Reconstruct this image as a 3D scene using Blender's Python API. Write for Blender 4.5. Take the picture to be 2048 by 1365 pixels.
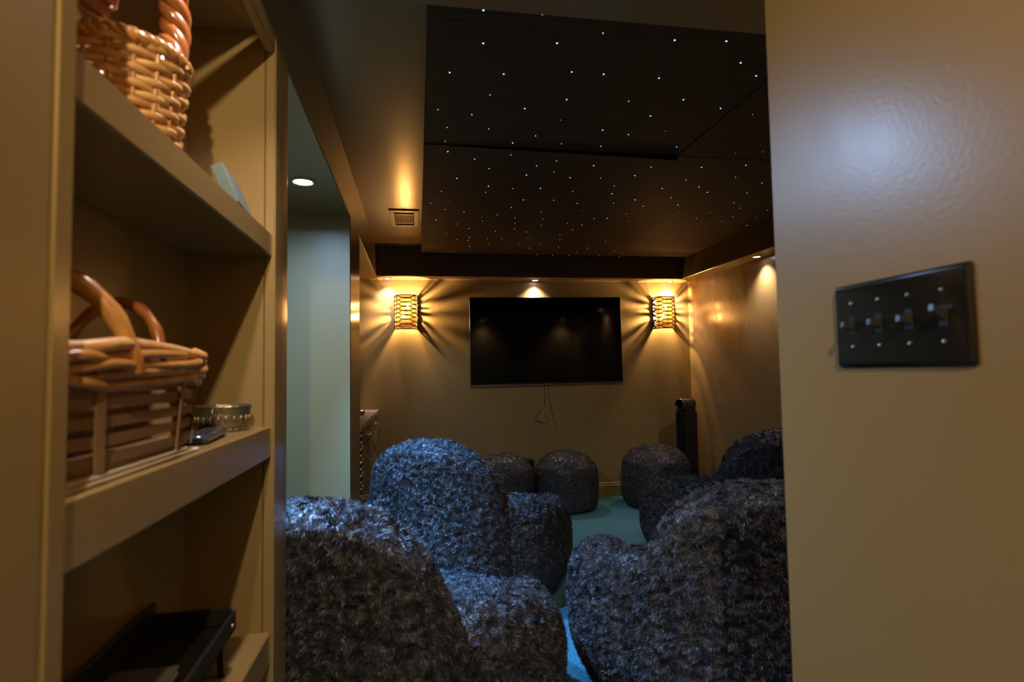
import bpy, math, random
import numpy as np
from mathutils import Vector, Matrix, Euler
PI = math.pi
for o in list(bpy.data.objects):
    bpy.data.objects.remove(o)
sc = bpy.context.scene
COL = sc.collection

# ------------------------------------------------------------------ camera
CAM_H = 1.18
yaw, pitch, roll = (math.radians(a) for a in (9.45, 3.03, 0.96))
fw = Vector((math.sin(yaw)*math.cos(pitch), math.cos(yaw)*math.cos(pitch), math.sin(pitch)))
rt0 = Vector((math.cos(yaw), -math.sin(yaw), 0)); up0 = rt0.cross(fw)
rt = rt0*math.cos(roll) - up0*math.sin(roll)
up = up0*math.cos(roll) + rt0*math.sin(roll)
cd = bpy.data.cameras.new('camera'); cam = bpy.data.objects.new('camera', cd); COL.objects.link(cam)
M = Matrix((rt, up, -fw)).transposed().to_4x4(); M.translation = Vector((0, 0, CAM_H))
cam.matrix_world = M
cd.sensor_width = 36.0; cd.lens = 20.0; cd.clip_start = 0.02
cd.dof.use_dof = True; cd.dof.focus_distance = 3.6; cd.dof.aperture_fstop = 4.0
sc.camera = cam

# ------------------------------------------------------------------ world and exposure
wd = bpy.data.worlds.new('world'); sc.world = wd; wd.use_nodes = True
wd.node_tree.nodes['Background'].inputs[0].default_value = (0.9, 0.75, 0.6, 1)
wd.node_tree.nodes['Background'].inputs[1].default_value = 0.0
vs = sc.view_settings
vs.view_transform = 'Standard'; vs.look = 'None'; vs.gamma = 1.0; vs.use_curve_mapping = False
vs.exposure = 0.45
try:                                   # keep the tiny bulbs from speckling the ceiling
    sc.cycles.caustics_reflective = False; sc.cycles.caustics_refractive = False; sc.cycles.sample_clamp_indirect = 2.0
except Exception:
    pass

# light strengths (the lamps themselves are built further down)
L_HALL = 3900.0          # warm caged lamp in the entry hall
W_ALCOVE = 5.0        # cold downlight in the side alcove
W_PUCK = 1.9           # small cold downlights in the soffit
L_BULB = 5900.0         # radiance of the sconce bulbs
C_WARM = (1.0, 0.64, 0.30); C_HALL = (1.0, 0.82, 0.50); C_COLD = (0.36, 0.60, 1.0); C_BEAM = (0.12, 0.40, 1.0); C_PUCK = (1.0, 0.84, 0.80)

# room measures (metres)
XL, XR, XN = -0.345, 2.61, 0.60      # left plane, right wall, entry wall
YB, YN = 5.165, 0.874                # television wall, near wall
XS = -0.310                          # face of the built-in shelves
ZS, ZC, ZP = 2.015, 2.27, 2.205      # soffit, ceiling, star panels

# ------------------------------------------------------------------ materials
def mat(name, base, rough=0.5, spec=0.5, metal=0.0, bump=None, colvar=None, sheen=None, coat=None, roughvar=None, emit=None, stretch=(1, 1, 1)):
    m = bpy.data.materials.new(name); m.use_nodes = True
    nt = m.node_tree; p = nt.nodes['Principled BSDF']
    p.inputs['Base Color'].default_value = (*base, 1); p.inputs['Roughness'].default_value = rough
    p.inputs['Specular IOR Level'].default_value = spec; p.inputs['Metallic'].default_value = metal
    tc = nt.nodes.new('ShaderNodeTexCoord'); mp = nt.nodes.new('ShaderNodeMapping')
    mp.inputs['Scale'].default_value = stretch
    nt.links.new(tc.outputs['Object'], mp.inputs['Vector'])
    def noise(scale, detail=3.0):
        n = nt.nodes.new('ShaderNodeTexNoise'); n.inputs['Scale'].default_value = scale; n.inputs['Detail'].default_value = detail
        nt.links.new(mp.outputs[0], n.inputs['Vector']); return n
    if bump:
        n = noise(bump[0]); b = nt.nodes.new('ShaderNodeBump')
        b.inputs['Strength'].default_value = bump[1]; b.inputs['Distance'].default_value = bump[2]
        nt.links.new(n.outputs['Fac'], b.inputs['Height']); nt.links.new(b.outputs[0], p.inputs['Normal'])
    if colvar:
        n = noise(colvar[0], 5.0); r = nt.nodes.new('ShaderNodeValToRGB')
        r.color_ramp.elements[0].position = 0.3; r.color_ramp.elements[1].position = 0.7
        r.color_ramp.elements[0].color = (*base, 1); r.color_ramp.elements[1].color = (*colvar[1], 1)
        nt.links.new(n.outputs['Fac'], r.inputs[0]); nt.links.new(r.outputs[0], p.inputs['Base Color'])
    if roughvar:
        n = noise(roughvar[0], 4.0); r = nt.nodes.new('ShaderNodeMapRange')
        r.inputs[1].default_value = 0.3; r.inputs[2].default_value = 0.7
        r.inputs[3].default_value = roughvar[1]; r.inputs[4].default_value = roughvar[2]
        nt.links.new(n.outputs['Fac'], r.inputs[0]); nt.links.new(r.outputs[0], p.inputs['Roughness'])
    if sheen:
        p.inputs['Sheen Weight'].default_value = sheen[0]; p.inputs['Sheen Roughness'].default_value = sheen[1]
        p.inputs['Sheen Tint'].default_value = (*sheen[2], 1)
    if coat:
        p.inputs['Coat Weight'].default_value = coat[0]; p.inputs['Coat Roughness'].default_value = coat[1]
    if emit:
        p.inputs['Emission Color'].default_value = (*emit[0], 1); p.inputs['Emission Strength'].default_value = emit[1]
    return m

GOLD = (0.265, 0.179, 0.070)
M_ = {}
M_['paint'] = mat('bronze_paint', GOLD, 0.36, 0.5, bump=(160, 0.10, 0.002), roughvar=(2.2, 0.30, 0.42))
M_['paint_ceiling'] = mat('bronze_ceiling_paint', GOLD, 0.26, 1.0, bump=(40, 0.04, 0.002))
M_['paint_trim'] = mat('bronze_gloss_paint', GOLD, 0.21, 0.6, bump=(60, 0.08, 0.002), stretch=(1, 1, 0.15))
M_['green'] = mat('alcove_paint', (0.235, 0.185, 0.085), 0.42, 0.5, bump=(150, 0.12, 0.002))
M_['carpet'] = mat('teal_carpet', (0.045, 0.17, 0.215), 0.95, 0.1, bump=(160, 1.0, 0.02), colvar=(130, (0.16, 0.38, 0.43)))
M_['panel'] = mat('dark_wood_panel', (0.050, 0.036, 0.022), 0.70, 0.06, bump=(30, 0.02, 0.0004), colvar=(22, (0.085, 0.060, 0.036)), stretch=(0.5, 9, 1))
M_['panel_edge'] = mat('panel_backing', (0.006, 0.005, 0.004), 0.8, 0.1)
M_['black_gloss'] = mat('black_gloss', (0.012, 0.011, 0.010), 0.10, 0.5)
M_['black_satin'] = mat('black_satin', (0.014, 0.013, 0.013), 0.38, 0.4, bump=(200, .05, .001))
M_['screen'] = mat('tv_glass', (0.004, 0.004, 0.004), 0.07, 0.35, bump=(3, .004, .001))
M_['steel'] = mat('brushed_steel', (0.42, 0.40, 0.37), 0.28, 0.5, 1.0, bump=(120, .08, .001))
M_['dark_steel'] = mat('gunmetal', (0.10, 0.10, 0.10), 0.30, 0.5, 0.8)
M_['fur'] = mat('charcoal_fur', (0.024, 0.0225, 0.023), 0.42, 0.40, colvar=(45, (0.045, 0.042, 0.042)))
M_['cane'] = mat('honey_cane', (0.36, 0.145, 0.035), 0.32, 0.5, bump=(70, .2, .002), colvar=(28, (0.55, 0.27, 0.085)), coat=(.3, .2))
M_['cane_dark'] = mat('brown_cane', (0.20, 0.062, 0.016), 0.25, 0.5, bump=(60, .2, .002), colvar=(25, (0.32, 0.11, 0.028)), coat=(.5, .15))
M_['cane_pale'] = mat('pale_cane', (0.50, 0.25, 0.08), 0.42, 0.5, bump=(80, .2, .002), colvar=(40, (0.66, 0.38, 0.15)))
M_['slat'] = mat('chestnut_slat', (0.20, 0.112, 0.055), 0.45, 0.4, bump=(60, .15, .001), colvar=(18, (0.28, 0.165, 0.088)), stretch=(1, .2, 1))
M_['cloth'] = mat('off_white_cloth', (0.62, 0.52, 0.46), 0.85, 0.2, bump=(300, .4, .002))
M_['pewter'] = mat('embossed_pewter', (0.30, 0.25, 0.17), 0.38, 0.5, 0.85, bump=(110, .8, .004))
M_['remote'] = mat('blue_black_plastic', (0.05, 0.055, 0.075), 0.16, 0.5)
M_['book_teal'] = mat('grey_teal_cover', (0.085, 0.12, 0.118), 0.55, 0.4, bump=(90, .2, .001))
M_['book_page'] = mat('cream_pages', (0.70, 0.58, 0.42), 0.8, 0.3, bump=(200, .3, .001))
M_['grey_cover'] = mat('grey_cover', (0.13, 0.115, 0.105), 0.6, 0.3, bump=(120, .2, .001))
M_['iron'] = mat('dark_bronze_iron', (0.022, 0.012, 0.007), 0.60, 0.25)
M_['vent'] = mat('vent_enamel', (0.42, 0.31, 0.17), 0.35, 0.5, bump=(100, .05, .001))
M_['duct'] = mat('duct_dark', (0.01, 0.008, 0.006), 0.9, 0.1)
M_['stone'] = mat('grey_worktop', (0.30, 0.26, 0.22), 0.22, 0.5, colvar=(60, (0.42, 0.38, 0.33)))
M_['cab'] = mat('dark_cabinet_wood', (0.030, 0.019, 0.011), 0.32, 0.5, bump=(40, .15, .001), stretch=(1, 1, .15))
M_['grille'] = mat('speaker_cloth', (0.008, 0.008, 0.008), 0.9, 0.2, bump=(500, .5, .002))
M_['cord'] = mat('black_cord', (0.02, 0.015, 0.012), 0.35, 0.5)
M_['cord_pale'] = mat('tan_cord', (0.33, 0.24, 0.14), 0.35, 0.5)
M_['logo'] = mat('silver_print', (0.16, 0.15, 0.14), 0.4, 0.5, 0.5)
M_['bulb'] = mat('lit_bulb', (1, .8, .5), 0.4, emit=(C_WARM, L_BULB))
M_['puck'] = mat('lit_puck_lens', (1, 1, 1), 0.4, emit=((1.0, 0.80, 0.95), 14.0))
M_['alens'] = mat('lit_cold_lens', (1, 1, 1), 0.4, emit=((0.75, 0.9, 1.0), 30.0))
M_['hlens'] = mat('lit_warm_lens', (1, .9, .8), 0.4, emit=(C_HALL, L_HALL))
M_['star4'] = mat('star_fibre_bright', (.1, .2, .4), 0.4, emit=((0.16, 0.40, 1.0), 2.6))
M_['star3'] = mat('star_fibre_medium', (.1, .2, .4), 0.4, emit=((0.34, 0.48, 1.0), 1.5))
M_['star2'] = mat('star_fibre_white', (.3, .3, .3), 0.4, emit=((0.85, 0.72, 0.62), 0.75))
M_['star1'] = mat('star_fibre_faint', (.3, .3, .3), 0.4, emit=((0.80, 0.62, 0.45), 0.32))
# shade liner: thin warm paper that lets the bulb glow through
lm = bpy.data.materials.new('paper_liner'); lm.use_nodes = True; nt = lm.node_tree
p = nt.nodes['Principled BSDF']; p.inputs['Base Color'].default_value = (0.85, 0.55, 0.24, 1); p.inputs['Roughness'].default_value = .8
tr = nt.nodes.new('ShaderNodeBsdfTranslucent'); tr.inputs[0].default_value = (0.020, 0.0092, 0.0023, 1)
tp = nt.nodes.new('ShaderNodeBsdfTransparent'); tp.inputs[0].default_value = (0.60, 0.42, 0.22, 1)
ms = nt.nodes.new('ShaderNodeMixShader'); ms.inputs[0].default_value = .62
ms2 = nt.nodes.new('ShaderNodeMixShader'); ms2.inputs[0].default_value = .22
nt.links.new(p.outputs[0], ms.inputs[1]); nt.links.new(tr.outputs[0], ms.inputs[2])
nt.links.new(ms.outputs[0], ms2.inputs[1]); nt.links.new(tp.outputs[0], ms2.inputs[2])
nt.links.new(ms2.outputs[0], nt.nodes['Material Output'].inputs['Surface'])
M_['liner'] = lm
# right theatre wall: same paint with wiped streaks in its gloss
wm = M_['paint'].copy(); wm.name = 'bronze_paint_wiped'; nt = wm.node_tree; p = nt.nodes['Principled BSDF']
tc = nt.nodes.new('ShaderNodeTexCoord'); mp = nt.nodes.new('ShaderNodeMapping'); mp.inputs['Scale'].default_value = (1, 2.2, 0.9); mp.inputs['Rotation'].default_value = (0.5, 0, 0)
n = nt.nodes.new('ShaderNodeTexNoise'); n.inputs['Scale'].default_value = 2.2; n.inputs['Detail'].default_value = 5; n.inputs['Distortion'].default_value = 1.6
mr = nt.nodes.new('ShaderNodeMapRange'); mr.inputs[1].default_value = .38; mr.inputs[2].default_value = .62; mr.inputs[3].default_value = .24; mr.inputs[4].default_value = .36
nt.links.new(tc.outputs['Object'], mp.inputs[0]); nt.links.new(mp.outputs[0], n.inputs['Vector']); nt.links.new(n.outputs['Fac'], mr.inputs[0]); nt.links.new(mr.outputs[0], p.inputs['Roughness'])
M_['paint_wiped'] = wm

# ------------------------------------------------------------------ mesh helpers
class MB:
    def __init__(s): s.v = []; s.f = []
    def add(s, V, F):
        o = len(s.v); s.v += [tuple(map(float, p)) for p in V]; s.f += [tuple(i+o for i in f) for f in F]; return s
    def box(s, x0, x1, y0, y1, z0, z1, bev=0.0):
        if bev <= 0:
            V = [(x, y, z) for z in (z0, z1) for y in (y0, y1) for x in (x0, x1)]
            F = [(0, 2, 3, 1), (4, 5, 7, 6), (0, 1, 5, 4), (2, 6, 7, 3), (0, 4, 6, 2), (1, 3, 7, 5)]
            return s.add(V, F)
        b = min(bev, (x1-x0)/2.01, (y1-y0)/2.01, (z1-z0)/2.01)
        V = []; idx = {}
        X, Y, Z = (x0, x1), (y0, y1), (z0, z1)
        for i in (0, 1):
            for j in (0, 1):
                for k in (0, 1):
                    sx, sy, sz = 1-2*i, 1-2*j, 1-2*k
                    for a in range(3):
                        p = [X[i]+sx*b, Y[j]+sy*b, Z[k]+sz*b]; p[a] = (X[i], Y[j], Z[k])[a]
                        idx[i, j, k, a] = len(V); V.append(p)
        F = []
        for a in range(3):
            o = [c for c in range(3) if c != a]
            for side in (0, 1):
                def key(u, w):
                    t = [0, 0, 0]; t[a] = side; t[o[0]] = u; t[o[1]] = w; return idx[t[0], t[1], t[2], a]
                q = [key(0, 0), key(1, 0), key(1, 1), key(0, 1)]
                flip = (side == 0) ^ (a == 1)
                F.append(tuple(q[::-1]) if flip else tuple(q))
        for a in range(3):
            o = [c for c in range(3) if c != a]
            for u in (0, 1):
                for w in (0, 1):
                    def key(e, face):
                        t = [0, 0, 0]; t[a] = e; t[o[0]] = u; t[o[1]] = w; return idx[t[0], t[1], t[2], face]
                    F.append((key(0, o[0]), key(1, o[0]), key(1, o[1]), key(0, o[1])))
        for i in (0, 1):
            for j in (0, 1):
                for k in (0, 1): F.append(tuple(idx[i, j, k, a] for a in range(3)))
        return s.add(V, F)
    def tube(s, pts, r, n=8, closed=False, cap=True, flat=1.0):
        P = [Vector(p) for p in pts]; N = len(P); V = []; F = []
        rad = r if callable(r) else (lambda t: r)
        up = Vector((0, 0, 1)); pn = None
        for i, p in enumerate(P):
            a = P[(i-1) % N] if (closed or i > 0) else P[0]; b = P[(i+1) % N] if (closed or i < N-1) else P[-1]
            t = (b-a).normalized()
            if pn is None:
                pn = t.orthogonal() if abs(t.dot(up)) > .95 else (up - t*up.dot(t))
            pn = (pn - t*pn.dot(t)).normalized(); bn = t.cross(pn)
            rr = rad(i/max(1, N-1))
            for k in range(n):
                a2 = 2*PI*k/n
                V.append(p + pn*(math.cos(a2)*rr) + bn*(math.sin(a2)*rr*flat))
        m = N if closed else N-1
        for i in range(m):
            j = (i+1) % N
            for k in range(n): F.append((i*n+k, i*n+(k+1) % n, j*n+(k+1) % n, j*n+k))
        if cap and not closed:
            F.append(tuple(range(n-1, -1, -1))); F.append(tuple(range((N-1)*n, N*n)))
        return s.add(V, F)
    def ribbon(s, pts, nrm, w, t, wdir=(0, 0, 1), closed=False):
        """flat strip: width w along wdir, thickness t along nrm(i)"""
        W = Vector(wdir); V = []; F = []; N = len(pts)
        for i, p in enumerate(pts):
            p = Vector(p); n = Vector(nrm[i])
            V += [p-W*w/2-n*t/2, p+W*w/2-n*t/2, p+W*w/2+n*t/2, p-W*w/2+n*t/2]
        for i in range(N if closed else N-1):
            j = (i+1) % N
            for k in range(4): F.append((i*4+k, i*4+(k+1) % 4, j*4+(k+1) % 4, j*4+k))
        if not closed: F.append((3, 2, 1, 0)); F.append(tuple(range((N-1)*4, N*4)))
        return s.add(V, F)
    def lathe(s, prof, n=32, c=(0, 0, 0), axis='z', caps=True):
        V = []; F = []; m = len(prof)
        for i in range(n):
            a = 2*PI*i/n
            for r, h in prof:
                if axis == 'z': V.append((c[0]+r*math.cos(a), c[1]+r*math.sin(a), c[2]+h))
                elif axis == 'x': V.append((c[0]+h, c[1]+r*math.cos(a), c[2]+r*math.sin(a)))
                else: V.append((c[0]+r*math.cos(a), c[1]+h, c[2]+r*math.sin(a)))
        for i in range(n):
            j = (i+1) % n
            for k in range(m-1): F.append((i*m+k, j*m+k, j*m+k+1, i*m+k+1))
        if caps:
            if prof[0][0] > 1e-6: F.append(tuple(i*m for i in range(n-1, -1, -1)))
            if prof[-1][0] > 1e-6: F.append(tuple(i*m+m-1 for i in range(n)))
        return s.add(V, F)
    def prism(s, poly, axis, a0, a1):
        """polygon (list of 2-D points) pushed along an axis"""
        n = len(poly); V = []
        for a in (a0, a1):
            for u, w in poly:
                V.append({'x': (a, u, w), 'y': (u, a, w), 'z': (u, w, a)}[axis])
        F = [tuple(range(n-1, -1, -1)), tuple(range(n, 2*n))] + [(i, (i+1) % n, n+(i+1) % n, n+i) for i in range(n)]
        return s.add(V, F)
    def build(s, name, material, parent=None, smooth=None, loc=None):
        me = bpy.data.meshes.new(name); me.from_pydata(s.v, [], s.f); me.update()
        import bmesh
        bm = bmesh.new(); bm.from_mesh(me); bmesh.ops.recalc_face_normals(bm, faces=bm.faces); bm.to_mesh(me); bm.free()
        me.materials.append(M_[material] if isinstance(material, str) else material)
        if smooth is not None:
            me.polygons.foreach_set('use_smooth', [True]*len(me.polygons))
            if smooth < 170:
                try: me.set_sharp_from_angle(angle=math.radians(smooth))
                except Exception: pass
        o = bpy.data.objects.new(name, me); COL.objects.link(o)
        if parent: o.parent = parent
        if loc: o.location = loc
        return o

def tag(o, label=None, cat=None, group=None, kind=None):
    if label: o['label'] = label
    if cat: o['category'] = cat
    if group: o['group'] = group
    if kind: o['kind'] = kind
    return o
def empty(name, loc=(0, 0, 0), rz=0.0, label=None, cat=None, group=None):
    o = bpy.data.objects.new(name, None); o.empty_display_size = .1; COL.objects.link(o)
    o.location = loc; o.rotation_euler = (0, 0, rz); tag(o, label, cat, group); return o
def struct(name, mb, m, smooth=None, label=None):
    o = mb.build(name, m, None, smooth); o['kind'] = 'structure'
    if label: o['label'] = label
    return o
def copy_tree(o, parent=None):
    c = o.copy(); COL.objects.link(c)
    if parent: c.parent = parent
    for ch in list(o.children): copy_tree(ch, c)
    return c
def lamp(name, typ, loc, energy, color, parent=None, rot=(0, 0, 0), **k):
    d = bpy.data.lights.new(name, typ); d.energy = energy; d.color = color
    for a, v in k.items(): setattr(d, a, v)
    o = bpy.data.objects.new(name, d); COL.objects.link(o); o.location = loc; o.rotation_euler = rot
    if parent: o.parent = parent
    return o

# ------------------------------------------------------------------ the room
struct('floor', MB().box(-2.05, 2.75, -2.3, 5.3, -0.10, 0), 'carpet', label='teal blue carpet covering the theatre room floor')
struct('wall_back', MB().box(-1.1, 2.75, YB, YB+.12, 0, 2.45), 'paint', label='bronze gloss wall behind the television')
struct('wall_right', MB().box(XR, XR+.12, YN-.12, YB, 0, 2.45), 'paint_wiped', label='bronze right wall of the theatre with wiped streaks')
struct('wall_near', MB().box(XN+.12, XR, YN-.12, YN, 0, 2.45), 'paint', label='bronze wall behind the right chairs')
struct('wall_entry', MB().box(XN, XN+.12, -2.3, YN, 0, 2.45, .004), 'paint', label='bronze painted entry wall carrying the switch plate')
struct('wall_left', MB().box(XS-.14, XS, -2.3, 0.540, 0, 2.45), 'paint', label='bronze wall before the shelves')
struct('wall_hall', MB().box(XS-.14, XN+.12, -2.42, -2.3, 0, 2.45), 'paint', label='bronze wall at the end of the hall')
# rounded end of the wall after the shelves
poly = [(-2.05, 1.355), (XS, 1.355)] + [(XS-.020+.020*math.cos(a), 1.436+.020*math.sin(a)) for a in np.linspace(0, PI/2, 7)] + [(-2.05, 1.456)]
struct('wall_shelf_end', MB().prism(poly, 'z', 0, 1.951), 'paint_trim', 40, label='rounded bronze wall end beside the shelves')
struct('wall_alcove', MB().box(-1.93, XL-.002, 3.055, 3.075, 0, ZS+.01), 'green', label='greenish wall in the side alcove under a cold light')
struct('wall_alcove_side', MB().box(-2.05, -1.93, 1.456, 3.075, 0, ZS+.01), 'green', label='greenish side wall of the alcove')
struct('wall_pier', MB().box(-1.05, XL, 3.075, 3.55, 0, ZS+.01, .006), 'paint_trim', label='narrow bronze pier between alcove and bar niche')
struct('wall_niche_side', MB().box(-1.1, -0.98, 3.55, YB, 0, ZS+.01), 'paint', label='bronze side wall of the bar niche')
ceil = struct('ceiling', MB().box(XL, XR, 1.2, YB, ZC, ZC+.08), 'paint_ceiling', label='bronze gloss ceiling around the star panels')
struct('ceiling_hall', MB().box(XL-.14, XN+.12, -2.3, YN, 2.32, 2.42), 'paint_ceiling', label='bronze hall ceiling')
struct('ceiling_left', MB().box(-2.05, XL, 1.456, YB, ZS, 2.45, .004), 'paint_trim', label='low bronze soffit over alcove and bar niche')
struct('ceiling_shelf', MB().box(-1.0, XL, .54, 1.456, 1.951, 2.45), 'paint_trim', label='bronze soffit over the shelves')
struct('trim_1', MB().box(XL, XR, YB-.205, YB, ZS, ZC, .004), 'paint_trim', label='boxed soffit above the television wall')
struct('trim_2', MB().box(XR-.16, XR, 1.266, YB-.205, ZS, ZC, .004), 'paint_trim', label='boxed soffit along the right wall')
struct('trim_3', MB().box(XL, XR, YN-.12, 1.266, ZS, ZC+.15, .004), 'paint_trim', label='boxed soffit above the entry')
M_['fascia_shade'] = mat('bronze_fascia_shade', (0.085, 0.058, 0.030), 0.32, 0.4, bump=(120, 0.06, 0.002))  # darkened bronze: shade painted into the colour of the soffits' upright faces
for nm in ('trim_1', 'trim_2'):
    me = bpy.data.objects[nm].data; me.materials.append(M_['fascia_shade'])
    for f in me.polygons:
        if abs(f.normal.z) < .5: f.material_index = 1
def baseboard(name, x0, x1, y0, y1, nx, ny):
    mb = MB().box(x0, x1, y0, y1, 0, .105, .003)
    mb.box(x0 if nx >= 0 else x0+.006, x1 if nx <= 0 else x1-.006, y0 if ny >= 0 else y0+.006, y1 if ny <= 0 else y1-.006, .105, .125, .003)
    struct(name, mb, 'paint_trim', label='bronze baseboard')
baseboard('baseboard_back', XL+.0, XR, YB-.016, YB, 0, -1)
baseboard('baseboard_right', XR-.016, XR, 1.0, YB-.016, -1, 0)
baseboard('baseboard_alcove', -1.93, XL-.004, 3.039, 3.055, 0, -1)
baseboard('baseboard_entry', XN-.016, XN, -2.3, YN, -1, 0)

# ------------------------------------------------------------------ star panels on the ceiling
PX0, PX1, PX2 = 0.037, 1.243, XR-.162
PY0, PY1, PY2, PY3 = 1.21, 2.52, 3.722, YB-.208
PANELS = [  # x0 x1 y0 y1, corner sags (x0y0, x1y0, x0y1, x1y1)
    (PX0, PX1-.001, PY0, PY1-.001, (0, 0, 0, 0)),
    (PX0, PX1-.001, PY1+.001, PY2-.001, (.005, .024, .003, .009)),
    (PX0, PX1-.001, PY2+.001, PY3, (0, .001, 0, 0)),
    (PX1+.001, PX2, PY0, PY1-.001, (.002, 0, .003, .001)),
    (PX1+.001, PX2, PY1+.001, PY2-.0003, (.004, .002, .002, 0)),
    (PX1-.0006, PX2, PY2+.0003, PY3, (.001, 0, 0, 0))]
STARS = [(0.192,1.552,4),(0.362,1.547,2),(0.565,1.611,2),(0.21,1.714,4),(0.439,1.682,4),(0.8,1.616,4),(0.965,1.599,4),(1.081,1.71,4),(1.184,1.782,4),(0.116,1.902,4),(0.301,1.888,4),(0.531,1.843,4),(0.645,1.843,4),(0.848,1.842,4),(0.273,2.04,2),(0.805,2.022,2),(0.565,2.039,4),(1.009,1.982,4),(1.19,2.031,4),(0.421,2.132,4),(0.086,2.184,2),(0.221,2.211,3),(0.939,2.13,4),(0.585,2.214,1),(0.13,2.343,2),(0.304,2.335,2),(1.346,2.06,1),(0.789,2.286,4),(0.917,2.316,3),(1.065,2.264,1),(0.516,2.381,3),(0.129,2.488,2),(0.429,2.469,4),(0.65,2.451,2),(0.838,2.457,3),(1.19,2.42,3),(0.145,2.589,4),(0.439,2.581,2),(0.277,2.662,3),(0.669,2.621,2),(0.361,2.779,3),(0.588,2.704,3),(0.693,2.775,2),(0.866,2.656,4),(1.154,2.629,3),(1.435,2.649,4),(1.648,2.596,4),(1.505,2.451,1),(1.628,2.422,1),(0.211,2.948,4),(0.564,2.845,4),(0.798,2.849,4),(0.959,2.83,2),(1.122,2.763,4),(1.445,2.84,3),(1.694,2.767,2),(1.896,2.841,3),(0.392,3.052,4),(0.682,3.046,4),(1.074,2.941,2),(1.11,3.081,4),(1.377,2.994,4),(1.575,2.944,4),(1.673,3.031,4),(1.916,3.02,3),(0.14,3.178,2),(0.389,3.162,2),(0.53,3.072,2),(0.874,3.073,2),(0.628,3.275,4),(0.808,3.255,3),(0.964,3.295,3),(1.184,3.263,2),(1.304,3.218,4),(1.408,3.343,3),(1.505,3.154,3),(1.617,3.294,4),(1.684,3.436,2),(1.788,3.223,1),(1.947,3.209,3),(2.053,3.32,2),(1.913,3.441,2),(2.262,3.342,2),(0.085,3.416,2),(0.187,3.355,1),(0.179,3.54,3),(0.299,3.579,3),(0.583,3.443,3),(0.788,3.519,3),(0.836,3.682,2),(0.517,3.617,2),(0.646,3.68,2),(1.038,3.441,1),(1.178,3.633,2),(1.272,3.641,4),(1.364,3.524,2),(1.448,3.696,2),(1.79,3.522,1),(1.892,3.586,2),(2.117,3.51,2),(2.299,3.517,1),(2.108,3.633,2),(2.038,3.702,1),(2.357,3.729,3),(0.13,3.812,4),(0.425,3.703,1),(0.443,3.807,2),(0.275,3.898,2),(0.369,4.016,3),(0.673,3.835,2),(0.867,3.868,2),(0.697,3.994,2),(1.037,3.798,2),(1.152,3.834,3),(1.122,3.973,3),(0.169,4.006,1),(0.217,4.182,2),(0.569,4.068,3),(0.8,4.072,3),(0.307,4.353,2),(0.397,4.281,3),(0.394,4.393,2),(0.539,4.308,2),(0.57,4.506,2),(0.649,4.298,2),(0.846,4.245,2),(1.074,4.155,2),(1.112,4.302,3),(0.98,4.431,2),(0.929,4.613,3),(1.161,4.545,2),(0.425,4.597,3),(0.308,4.806,2),(0.817,4.491,2),(1.301,4.237,1),(1.384,4.44,1),(1.418,4.583,2),(1.482,4.298,2),(1.707,4.253,2),(1.904,4.07,1),(1.845,4.451,2),(1.646,4.442,1),(1.961,4.454,1),(1.693,4.672,2),(1.799,4.759,2),(1.827,4.92,2),(1.926,4.689,1),(2.11,4.637,1),(2.278,4.579,1),(1.533,4.686,1),(1.624,4.874,2),(1.374,4.758,2),(1.343,4.889,3),(1.458,4.935,1),(1.19,4.886,2),(1.052,4.867,3),(0.654,4.923,1),(0.845,4.938,1),(0.108,4.349,1)]
def star_mesh(r):
    mb = MB().lathe([(r, .0006), (r, -.0006), (r*.75, -.0016), (r*.35, -.0022), (1e-7, -.0024)], 8, caps=False)
    return mb
star_protos = {k: star_mesh(r).build('star_light', 'star%d' % k, None, 60) for k, r in ((4, .0030), (3, .0025), (2, .0023), (1, .0020))}
used = set()
for (x0, x1, y0, y1, sg) in PANELS:
    zb = [ZP-s for s in sg]; zt = ZC-.001
    V = [(x0, y0, zb[0]), (x1, y0, zb[1]), (x0, y1, zb[2]), (x1, y1, zb[3]), (x0, y0, zt), (x1, y0, zt), (x0, y1, zt), (x1, y1, zt)]
    mb = MB().add(V, [(0, 2, 3, 1), (4, 5, 7, 6), (0, 1, 5, 4), (2, 6, 7, 3), (0, 4, 6, 2), (1, 3, 7, 5)])
    pan = mb.build('ceiling_panel', 'panel', ceil)
    pan.data.materials.append(M_['panel_edge'])
    for f in pan.data.polygons:
        if abs(f.normal.z) < .5 and not (abs(f.center.x-PX0) < .01): f.material_index = 1
    for i, (sx, sy, k) in enumerate(STARS):
        if x0 <= sx < x1 and y0 <= sy < y1 and i not in used:
            used.add(i); u = (sx-x0)/(x1-x0); w = (sy-y0)/(y1-y0)
            z = (zb[0]*(1-u)+zb[1]*u)*(1-w)+(zb[2]*(1-u)+zb[3]*u)*w
            s = star_protos[k]
            s = s.copy(); COL.objects.link(s)
            s.location = (sx, sy, z-.0003); s.parent = pan
for s in star_protos.values(): bpy.data.objects.remove(s)
ceil.children[1]['label'] = 'sagging dark panel with an open black gap'

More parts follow.
